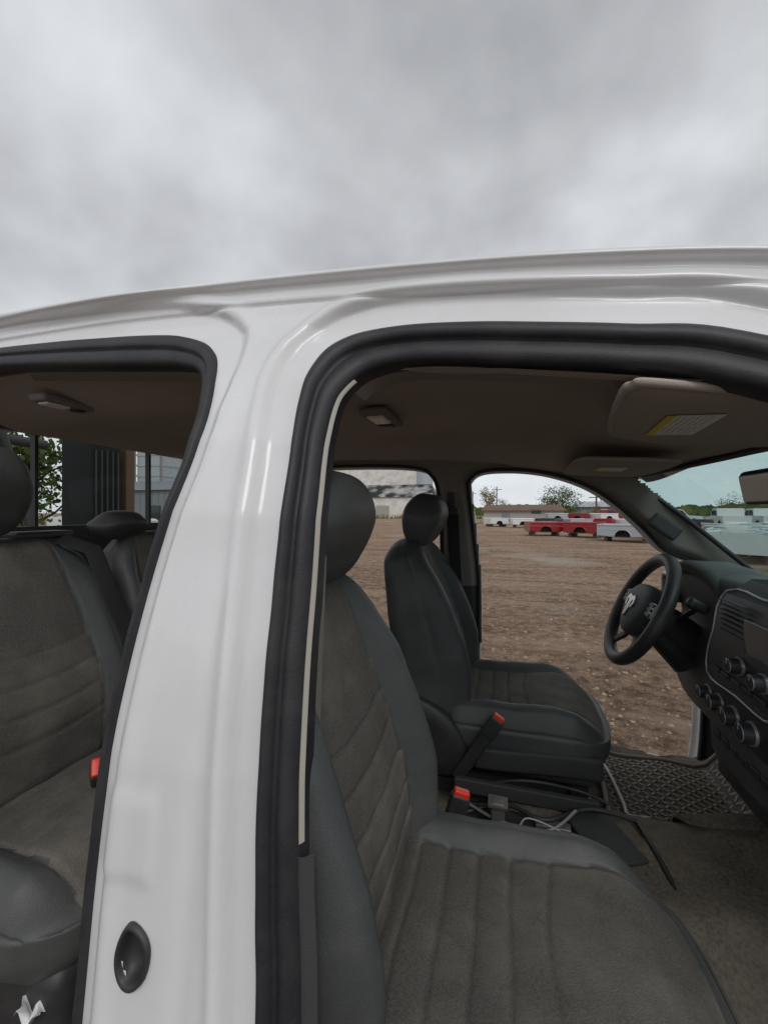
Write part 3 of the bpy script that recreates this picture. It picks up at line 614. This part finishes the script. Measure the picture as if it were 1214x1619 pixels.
# ------------------------------------------------------------------ outside
def gmat():
    m=bpy.data.materials.new("dirt_ground"); m.use_nodes=True; nt=m.node_tree; N=nt.nodes; L=nt.links; b=N["Principled BSDF"]; b.inputs["Roughness"].default_value=.95; b.inputs["Specular IOR Level"].default_value=.15
    tc=N.new("ShaderNodeTexCoord")
    def noise(sc,det=6,rough=.6,stretch=None):
        n=N.new("ShaderNodeTexNoise"); n.inputs["Scale"].default_value=sc; n.inputs["Detail"].default_value=det; n.inputs["Roughness"].default_value=rough
        if stretch:
            mp=N.new("ShaderNodeMapping"); mp.inputs["Scale"].default_value=stretch; mp.inputs["Rotation"].default_value=(0,0,.12); L.new(tc.outputs["Object"],mp.inputs["Vector"]); L.new(mp.outputs[0],n.inputs["Vector"])
        else: L.new(tc.outputs["Object"],n.inputs["Vector"])
        return n.outputs["Fac"]
    def ramp(f,p0,p1,c0,c1):
        r=N.new("ShaderNodeValToRGB"); r.color_ramp.elements[0].position=p0; r.color_ramp.elements[1].position=p1; r.color_ramp.elements[0].color=c0+(1,); r.color_ramp.elements[1].color=c1+(1,); L.new(f,r.inputs[0]); return r.outputs[0]
    def mix(f,a,bb):
        x=N.new("ShaderNodeMix"); x.data_type='RGBA'; L.new(f,x.inputs["Factor"]); L.new(a,x.inputs["A"]); L.new(bb,x.inputs["B"]); return x.outputs["Result"]
    base=ramp(noise(.5,7,.65),.38,.62,(.145,.085,.052),(.41,.28,.19))
    fine=ramp(noise(6,10,.85),.42,.60,(.05,.03,.02),(.56,.40,.285))
    k=N.new("ShaderNodeValue"); k.outputs[0].default_value=.58
    c=mix(k.outputs[0],base,fine)
    tr=ramp(noise(1,6,.65,(.16,1.3,1)),.50,.60,(0,0,0),(.6,.6,.6))
    lite=ramp(noise(5,6,.7),.3,.7,(.27,.185,.125),(.54,.41,.30))
    c=mix(tr,c,lite)
    gr=ramp(noise(.10,5,.6),.54,.62,(0,0,0),(.8,.8,.8)); grav=ramp(noise(25,3),.35,.65,(.25,.22,.18),(.58,.52,.44))
    c=mix(gr,c,grav)
    L.new(c,b.inputs["Base Color"])
    bp=N.new("ShaderNodeBump"); bp.inputs["Strength"].default_value=1.; bp.inputs["Distance"].default_value=.10; L.new(noise(4,12,.8),bp.inputs["Height"]); L.new(bp.outputs[0],b.inputs["Normal"])
    return m
M['ground']=gmat()
M['stone']=mat("stone_chips",(.36,.29,.22),.9,0,2,.6,(.14,.10,.07))
M['deadleaf']=mat("dead_leaves",(.16,.09,.03),.9,0,2,.6,(.07,.04,.015))
xs=np.concatenate([-np.geomspace(600,3,40),np.linspace(-2.5,2.5,20),np.geomspace(3,600,40)]); P=np.zeros((100,100,3))
def gz_(x,y): return .008*math.sin(x*.9+y*.3)+.008*math.sin(y*1.1-x*.5)
for i,x in enumerate(xs):
    for j,y in enumerate(xs): P[i,j]=(x,y+10,gz_(x,y))
B().grid(P,0).build("ground",["ground"],off=False,origin=(0,0,0),kind="structure")
bb=B()
for k in range(7000):
    y=2.8+ (rng.rand()**1.7)*22; x=y*(rng.rand()*.85-.45)+rng.randn()*.3; s_=.006+.018*rng.rand()**4*(1+y*.03)
    a=rng.rand()*6.28; V=np.array([[math.cos(a+q),math.sin(a+q),0] for q in(0,1.7,3.3,4.9)])*s_*(1+.4*rng.rand()); V[:,2]=-.005
    tt=rng.rand(); V=np.vstack([V,[[rng.randn()*s_*.2,rng.randn()*s_*.2,s_*(.6 if tt<.7 else .2)]]])+np.array([x,y,gz_(x,y-10)+.003])
    bb.add(V,[(0,1,4),(1,2,4),(2,3,4),(3,0,4)],0 if tt<.6 else (1 if tt<.66 else 2),False)
bb.build("gravel_stones",["stone","concrete","deadleaf"],off=False,kind="stuff")
def shed(x0,x1,y0,dep,h,rh,mats,name,label,cat="building",ribs=True,hip=0,doors=()):
    bb=B(); bb.box(((x0+x1)/2,y0+dep/2,h/2),(x1-x0,dep,h),0)
    if ribs:
        n=int((x1-x0)/.9)
        for k in range(n+1): bb.box((x0+(x1-x0)*k/n,y0-.02,h/2),(.07,.06,h-.02),0)
    w=bb.build("wall",mats[:1],None,off=False)
    e=empty(name,((x0+x1)/2,y0+dep/2,0),label,cat); w.parent=e; w.location=tuple(WO[w.name]-WO[e.name]); 
    rb=B(); o=.4; V=[(x0-o,y0-o,h+.02),(x1+o,y0-o,h+.02),(x1+o,y0+dep+o,h+.02),(x0-o,y0+dep+o,h+.02),(x0-o+hip,y0+dep/2,h+rh),(x1+o-hip,y0+dep/2,h+rh)]
    rb.add(V,[(0,1,5,4),(1,2,5),(2,3,4,5),(3,0,4),(3,2,1,0)],0,False); rb.build("roof",mats[1:2],e,off=False)
    for (dx,dw,dh,nm,mm) in doors:
        B().box((dx,y0-.07,dh/2+(.0 if nm=="door" else 1.4)),(dw,.08,dh),0).build(nm,[mm],e,off=False)
    return e
shed(-44,-17.5,100,14,5.3,3.6,("wallwhite","roofburnt"),"old_shed","long white shed with a burnt black roof",hip=1.5,doors=((-30,3.5,3.2,"door","concrete"),(-22,1.2,1.,"window","carglass")))
shed(-75,-27,135,20,17,2,("wallwhite","galv"),"grain_building","tall weathered white grain building",doors=((-52,4,5,"door","grayside"),))
e=empty("storage_silo",(-24.5,128,0),"grey steel silo beside the white building","silo"); B().cyl((-24.5,128,0),(-24.5,128,15),2.6,n=28).build("silo_wall",["galv"],e,off=False); B().cyl((-24.5,128,15),(-24.5,128,17),2.7,.2,n=28).build("silo_roof",["galv"],e,off=False)
shed(-3,7.5,60,7,1.75,.9,("concrete","rust"),"low_building","low building with a rusty brown metal roof",ribs=False,hip=.5,doors=((0,1.,1.5,"door","grayside"),(4,1.2,.5,"window","carglass")))
shed(12,20,75,7,2.4,1.0,("grayside","galv"),"low_building","low grey metal shed on the yard edge",ribs=True,doors=((15,2,2,"door","concrete"),))
shed(-50,-38.5,41,10,4.3,1.6,("grayside","grayside"),"grey_shed","dark grey corrugated shed behind the cab",doors=((-42,2,2.4,"door","carglass"),))
e=empty("steel_tower",(-49,49,0),"galvanised steel elevator tower behind the shed","tower"); bb=B()
bb.box((-49,49,6.4),(4.2,4.2,12.8),0)
for zz in range(8): bb.box((-49,49,.8+zz*1.5),(4.4,4.4,.3),0)
bb.build("tower_wall",["galv"],e,off=False)
for sx_ in(-1,1):
    for sy_ in(-1,1): B().cyl((-49+sx_*2.3,49+sy_*2.3,0),(-49+sx_*2.3,49+sy_*2.3,13.5),.12,n=6).build("tower_leg",["steel"],e,off=False)
def tree(x,y,h,w,leaf,label,seed,nl=1100,name="tree"):
    r=np.random.RandomState(seed); e=empty(name,(x,y,0),label,"tree"); bb=B()
    bb.tube([(x,y,0),(x+.03*h*r.randn()*.3,y,h*.3),(x+.05*h*r.randn()*.4,y,h*.8)],[h*.03,h*.022,h*.006],8)
    cl=[]
    for k in range(13):
        a=r.rand()*6.28; z0=h*(.22+.5*r.rand()); rr=w*.5*(.35+.6*r.rand())*(1-.4*abs(z0/h-.45)); p=(x+rr*math.cos(a),y+rr*math.sin(a),z0+h*.2*(.4+r.rand())); bb.tube([(x,y,z0*.9),((x+p[0])/2,(y+p[1])/2,z0+h*.05),p],[h*.012,h*.007,h*.003],6); cl.append(p)
    cl.append((x,y,h*.85)); cl.append((x,y,h*.6))
    bb.build("trunk",["bark"],e,off=False)
    lb=B(); V=[];F=[];n=0
    for k in range(nl):
        c_=cl[r.randint(len(cl))]; d=r.randn(3)*np.array([w*.11,w*.11,h*.08]); p=np.array(c_)+d; s_=h*.018*(.5+r.rand())
        q=r.randn(3);q/=np.linalg.norm(q); t=np.cross(q,r.randn(3)); t/=np.linalg.norm(t); b_=np.cross(q,t)
        V+=[p+t*s_,p+b_*s_*.7,p-t*s_,p-b_*s_*.7]; F.append((n,n+1,n+2,n+3)); n+=4
    lb.add(V,F,0,False); lb.build("crown",[leaf],e,off=False); return e
tree(-3.6,82,6.4,3.6,"leafy","small yellowing tree at the yard edge",1,1100)
tree(8.8,72,5.8,6.2,"leafg","green broad tree behind the low building",2,3200)
tree(12.2,62,3.0,3.6,"leafy","small yellow-green bush-like tree",3,1100)
tree(27,62,3.6,3.0,"leafg","small dark green tree beyond the parked trucks",4,900)
tree(-1.0,95,4.4,4.,"leafg","distant low green tree on the horizon",5,900)
tree(-9.9,6.3,3.3,3.0,"leafg","leafy green tree standing behind the cab",6,4200)
tree(-60,38,9,7,"leafg","large green tree beyond the grey shed",8,1500)
tree(-14,95,3,3.4,"leafg","low dark bush beside the white shed",9,600)
bb=B()
for k in range(360):
    x=-36+rng.rand()*42; y=92+rng.rand()*6; h=.4+rng.rand()*1.0; bb.add([(x-.15,y,0),(x+.15,y,0),(x+rng.randn()*.2,y,h)],[(0,1,2)],int(rng.rand()<.5),False)
bb.build("weeds",["weed","leafg"],off=False,kind="stuff")
bb=B()
for k in range(900):
    x=-120+rng.rand()*300; y=180+rng.rand()*20; h=2+rng.rand()*3.; w=2+rng.rand()*4; V=[(x+w*math.cos(a)*(.7+.5*rng.rand()),y,max(0,h*(.5+.5*math.sin(a))*(.7+.4*rng.rand()))) for a in np.linspace(-1.6,4.7,9)[:-1]]; bb.add(V,[list(range(8))],int(rng.rand()<.3),False)
bb.build("distant_treeline",["leafg","leafy"],off=False,kind="stuff")
def pole(x,y,h):
    e=B().cyl((x,y,0),(x,y,h),.15,.10,8).build("utility_pole",["brownwood"],None,"wooden utility pole with crossarm on the horizon",off=False,cat="pole",origin=(x,y,0),group="utility poles along the yard")
    B().box((x,y-.15,h-.6),(2.0,.12,.12),0).build("crossarm",["brownwood"],e,off=False)
pole(-1.8,88,6.8); pole(12.6,66,4.3); pole(-9,120,7.5); pole(22,110,6)
def bed_side_poly(L,H):
    P=[(-L/2,H),(-L/2,.06)]; ar=.37; cx=-.05
    P+=[(cx-ar,.0)]
    P+=[(cx+ar*math.cos(a),ar*math.sin(a)) for a in np.linspace(math.pi,0,14)[1:-1]]
    P+=[(cx+ar,.0),(L/2,.05),(L/2,H)]
    return P
def make_bed(x,y,z,rot,L,matn,label):
    e=empty("pickup_bed",(x,y,z),label,"truck bed",group="salvaged pickup beds in rows")
    H=.60; P=bed_side_poly(L,H)
    def place(bb,name,mats):
        ob=bb.build(name,mats,None,off=False,origin=(0,0,0)); ob.parent=e; ob.location=(0,0,0); return ob
    for s_ in(-1,1):
        bb=B(); bb.prism(P,s_*.94-.03,s_*.94+.03); bb.tube([(-L/2,s_*.95,H),(L/2,s_*.95,H)],.05,8)
        bb.tube([(-L/2,s_*.955,H*.62),(L/2,s_*.955,H*.60)],.03,8)
        ar=[(-.05+.385*math.cos(a),s_*.96,.385*math.sin(a)) for a in np.linspace(0,math.pi,16)]; bb.tube(ar,.028,8)
        wi=[[(-.05+.37*math.cos(a),s_*yy,.37*math.sin(a)) for a in np.linspace(0,math.pi,16)] for yy in(.91,.66)]; bb.grid(wi,1)
        bb.add([wi[1][k] for k in range(16)],[list(range(16))],1,False)
        place(bb,"bed_side",[matn,"tyre"])
    bb=B(); bb.box((L/2-.03,0,H/2+.03),(.06,1.80,H-.06),0,bev=.02); bb.box((L/2+.005,0,H-.16),(.02,.26,.07),1,bev=.008); bb.box((L/2+.0,0,H*.45),(.02,1.3,.22),0,bev=.009); place(bb,"tailgate",[matn,"plastic"])
    bb=B(); bb.box((-L/2+.03,0,H/2),(.06,1.80,H),0); bb.box((0,0,.15),(L-.14,1.28,.04),2); bb.box((0,.4,.02),(L-.1,.08,.14),1); bb.box((0,-.4,.02),(L-.1,.08,.14),1); place(bb,"bed_floor",[matn,"steel","darkpaint"])
    for s_ in(-1,1): 
        bb=B(); bb.box((L/2-.03,s_*.935,H*.66),(.09,.11,.30),0,bev=.015); place(bb,"tail_light",["taill"])
    for xx in(-L*.35,L*.35):
        bb=B(); bb.box((xx,0,-z/2-.03),(.14,1.5,max(z-.06,.05)),0); place(bb,"support_block",["brownwood"])
    e.rotation_euler=(0,0,rot); return e
make_bed(2.4,29.3,.30,math.radians(8),2.1,"redpaint","red pickup bed with wheel arch set on blocks")
make_bed(4.75,28.3,.30,math.radians(-24),2.0,"redpaint","dark red pickup bed turned slightly away")
make_bed(6.2,24.8,.28,math.radians(-22),2.5,"silverpaint","silver pickup bed with tailgate and red lamp")
make_bed(8.3,26.0,.30,math.radians(-22),2.0,"redpaint","red pickup bed beside the silver one")
cols=["vanwhite","vanwhite","darkpaint","silverpaint","redpaint"]; rowd=[(-1.0,46),(1.6,44),(4.2,45),(6.6,43),(9.0,44),(11.2,43),(13.6,44),(16,42),(5.5,50),(8,51),(10.3,50),(7.3,15.9),(9.3,16.8),(8.6,18.9),(10.8,19.6),(10.2,22.5),(13,24),(12,27.5),(15,29)]
for k,(x,y) in enumerate(rowd):
    cn=cols[k%5] if k<11 else ("vanwhite","vanwhite","silverpaint","vanwhite")[k%4]
    make_bed(x,y,.30+(.5 if 7<k<11 else 0),math.radians(rng.randint(-30,30)+(60 if k>10 else 0)),2.1,cn,{"vanwhite":"white","darkpaint":"dark","silverpaint":"silver","redpaint":"red"}[cn]+(" pickup bed in the distant row of parts" if k<11 else " pickup bed lined up beyond the windshield"))
def make_pickup(x,y,rot,matn,label):
    e=empty("parked_pickup",(x,y,0),label,"truck",group="pickups parked across the yard")
    def place(bb,name,mats):
        ob=bb.build(name,mats,None,off=False,origin=(0,0,0)); ob.parent=e; ob.location=(0,0,0); return ob
    def arch(cx,r=.47): return [(cx+r*math.cos(a),.42+r*math.sin(a)) for a in np.linspace(math.pi,0,12)]
    low_=[(-2.8,.55),(-2.15,.55)]+[(a,b_) for a,b_ in arch(-1.68) if b_>.5]+[(-1.1,.45),(1.25,.45)]+[(a,b_) for a,b_ in arch(1.85) if b_>.5]+[(2.4,.5),(2.85,.55),(2.88,1.0),(2.7,1.12),(1.3,1.2),(.65,1.82),(.4,1.9),(-.7,1.9),(-.95,1.84),(-1.0,1.25),(-2.8,1.25)]
    bb=B(); bb.prism(low_,-.95,.95); place(bb,"body",[matn])
    for s_ in(-1,1):
        for pl in([(1.05,1.26),(.55,1.74),(.0,1.76),(.0,1.26)],[(-.1,1.26),(-.1,1.76),(-.78,1.74),(-.85,1.26)]):
            bb=B(); bb.prism(pl,s_*.955-.008,s_*.955+.008); place(bb,"window",["carglass"])
    bb=B(); bb.add([(1.27,-.85,1.24),(1.27,.85,1.24),(.70,.78,1.80),(.70,-.78,1.80)],[(0,1,2,3)],0,False)
    place(bb,"windshield",["carglass"])
    for cx in(-1.68,1.85):
        for s_ in(-1,1):
            bb=B(); bb.cyl((cx,s_*.97,.40),(cx,s_*.72,.40),.40,n=28); bb.cyl((cx,s_*.975,.40),(cx,s_*.96,.40),.22,n=20,m=1); place(bb,"wheel",["tyre","silver"])
    for xx,hh in((2.9,.62),(-2.86,.6)):
        bb=B(); bb.box((xx,0,hh),(.14,1.85,.2),0,bev=.03); place(bb,"bumper",["chrome"])
    for s_ in(-1,1):
        bb=B(); bb.box((2.86,s_*.76,.92),(.08,.30,.18),0,bev=.02); place(bb,"headlight",["lens"])
    e.rotation_euler=(0,0,rot)
for x,y,r,cn in((19,44,80,"vanwhite"),(22.5,46,85,"vanwhite"),(26,48,80,"darkpaint"),(11.5,52,10,"redpaint"),(18,54,15,"vanwhite")):
    make_pickup(x,y,math.radians(r),cn,{"vanwhite":"white","redpaint":"red","darkpaint":"dark"}[cn]+" pickup truck parked in the dirt yard")
make_pickup(-25,20.5,math.radians(30),"vanwhite","white pickup parked near the grey shed"); make_pickup(-31,24.5,math.radians(10),"vanwhite","white pickup parked near the grey shed")
bb=B(); bb.box((-5.1,4.0,1.3),(.5,.42,2.6),0,bev=.03)
e=bb.build("equipment_cabinet",["rack"],None,"tall black steel cabinet behind the cab",off=False,cat="cabinet")
for k in range(5): B().box((-4.84,3.85+k*.075,1.4),(.02,.012,1.9),0).build("cabinet_rib",["trimdark"],e,off=False)
B().box((-5.0,4.42,1.3),(.13,.13,2.6),0).build("wooden_post",["brownwood"],None,"thick brown wooden post behind the cab",off=False,cat="post")
bb=B(); bb.tube([(-4.1,2.45,0),(-4.3,2.35,2.6)],.09,8); bb.tube([(-4.1,2.9,.6),(-4.6,2.6,2.7)],.05,8); bb.tube([(-4.4,2.0,2.25),(-4.6,3.1,2.28)],.05,8); bb.tube([(-4.2,1.9,0),(-4.4,2.0,2.3)],.05,8)
bb.build("steel_rack",["trimdark"],None,"dark steel rack with a diagonal brace",off=False,cat="rack")
# ------------------------------------------------------------------ world
w=bpy.data.worlds.new("World"); scene.world=w; w.use_nodes=True; nt=w.node_tree; N=nt.nodes; L=nt.links; N.clear()
SE,SR=math.radians(48),math.radians(200)
o=N.new("ShaderNodeOutputWorld"); bg=N.new("ShaderNodeBackground"); bg.inputs[1].default_value=1.15
sky=N.new("ShaderNodeTexSky"); sky.sky_type='NISHITA'; sky.sun_disc=False; sky.sun_elevation=SE; sky.sun_rotation=SR
tc=N.new("ShaderNodeTexCoord"); sep=N.new("ShaderNodeSeparateXYZ"); L.new(tc.outputs["Generated"],sep.inputs[0])
def math_(op,a,b_=None):
    m=N.new("ShaderNodeMath"); m.operation=op
    for i,v in enumerate((a,b_)):
        if v is None: continue
        if isinstance(v,(int,float)): m.inputs[i].default_value=v
        else: L.new(v,m.inputs[i])
    return m.outputs[0]
zz=math_('ADD',math_('MAXIMUM',sep.outputs[2],0.0),.55)
cb=N.new("ShaderNodeCombineXYZ"); L.new(math_('DIVIDE',sep.outputs[0],zz),cb.inputs[0]); L.new(math_('DIVIDE',sep.outputs[1],zz),cb.inputs[1])
def nz(sc,det,rough,dist=0.,off=(0,0,0)):
    mp=N.new("ShaderNodeMapping"); mp.inputs["Location"].default_value=off; L.new(cb.outputs[0],mp.inputs[0])
    n=N.new("ShaderNodeTexNoise"); n.inputs["Scale"].default_value=sc; n.inputs["Detail"].default_value=det; n.inputs["Roughness"].default_value=rough; n.inputs["Distortion"].default_value=dist; L.new(mp.outputs[0],n.inputs[0]); return n.outputs[0]
n1=nz(1.8,4,.5,.2,(3.1,1.7,0)); n2=nz(5.5,6,.5,.15,(7,2,0))
v=math_('ADD',math_('MULTIPLY',n1,.78),math_('MULTIPLY',n2,.22))
r=N.new("ShaderNodeValToRGB"); el=r.color_ramp.elements; el[0].position=.36; el[0].color=(.33,.34,.355,1); el[1].position=.64; el[1].color=(.70,.72,.745,1)
e2=el.new(.48); e2.color=(.47,.48,.50,1); L.new(v,r.inputs[0])
hz=N.new("ShaderNodeMapRange"); L.new(sep.outputs[2],hz.inputs[0]); hz.inputs[1].default_value=0; hz.inputs[2].default_value=.5; hz.inputs[3].default_value=.6; hz.inputs[4].default_value=0
mx=N.new("ShaderNodeMix"); mx.data_type='RGBA'; L.new(hz.outputs[0],mx.inputs["Factor"]); L.new(r.outputs[0],mx.inputs["A"]); mx.inputs["B"].default_value=(.76,.82,.87,1)
sk=N.new("ShaderNodeMix"); sk.data_type='RGBA'; sk.inputs["Factor"].default_value=.95
sm=N.new("ShaderNodeVectorMath"); sm.operation='SCALE'; sm.inputs["Scale"].default_value=.10; L.new(sky.outputs[0],sm.inputs[0])
L.new(sm.outputs[0],sk.inputs["A"]); L.new(mx.outputs["Result"],sk.inputs["B"]); L.new(sk.outputs["Result"],bg.inputs[0]); L.new(bg.outputs[0],o.inputs[0])
sun=bpy.data.lights.new("sun","SUN"); sun.energy=1.0; sun.angle=math.radians(28); sun.color=(1,.97,.93); so=bpy.data.objects.new("sun",sun); coll.objects.link(so)
d=Vector((.35,-math.cos(SE),math.sin(SE))).normalized(); so.rotation_euler=d.to_track_quat('Z','Y').to_euler(); so.location=(0,-10,20)
scene.view_settings.view_transform='Standard'; scene.view_settings.look='None'; scene.view_settings.exposure=0
cam=bpy.data.cameras.new("camera"); cam.sensor_fit='HORIZONTAL'; cam.sensor_width=36; cam.lens=36*650/1214; cam.clip_start=.02; cam.clip_end=2000
co=bpy.data.objects.new("camera",cam); coll.objects.link(co); co.location=(0,0,CZ); co.rotation_euler=(math.radians(90),0,math.radians(16.5)); scene.camera=co
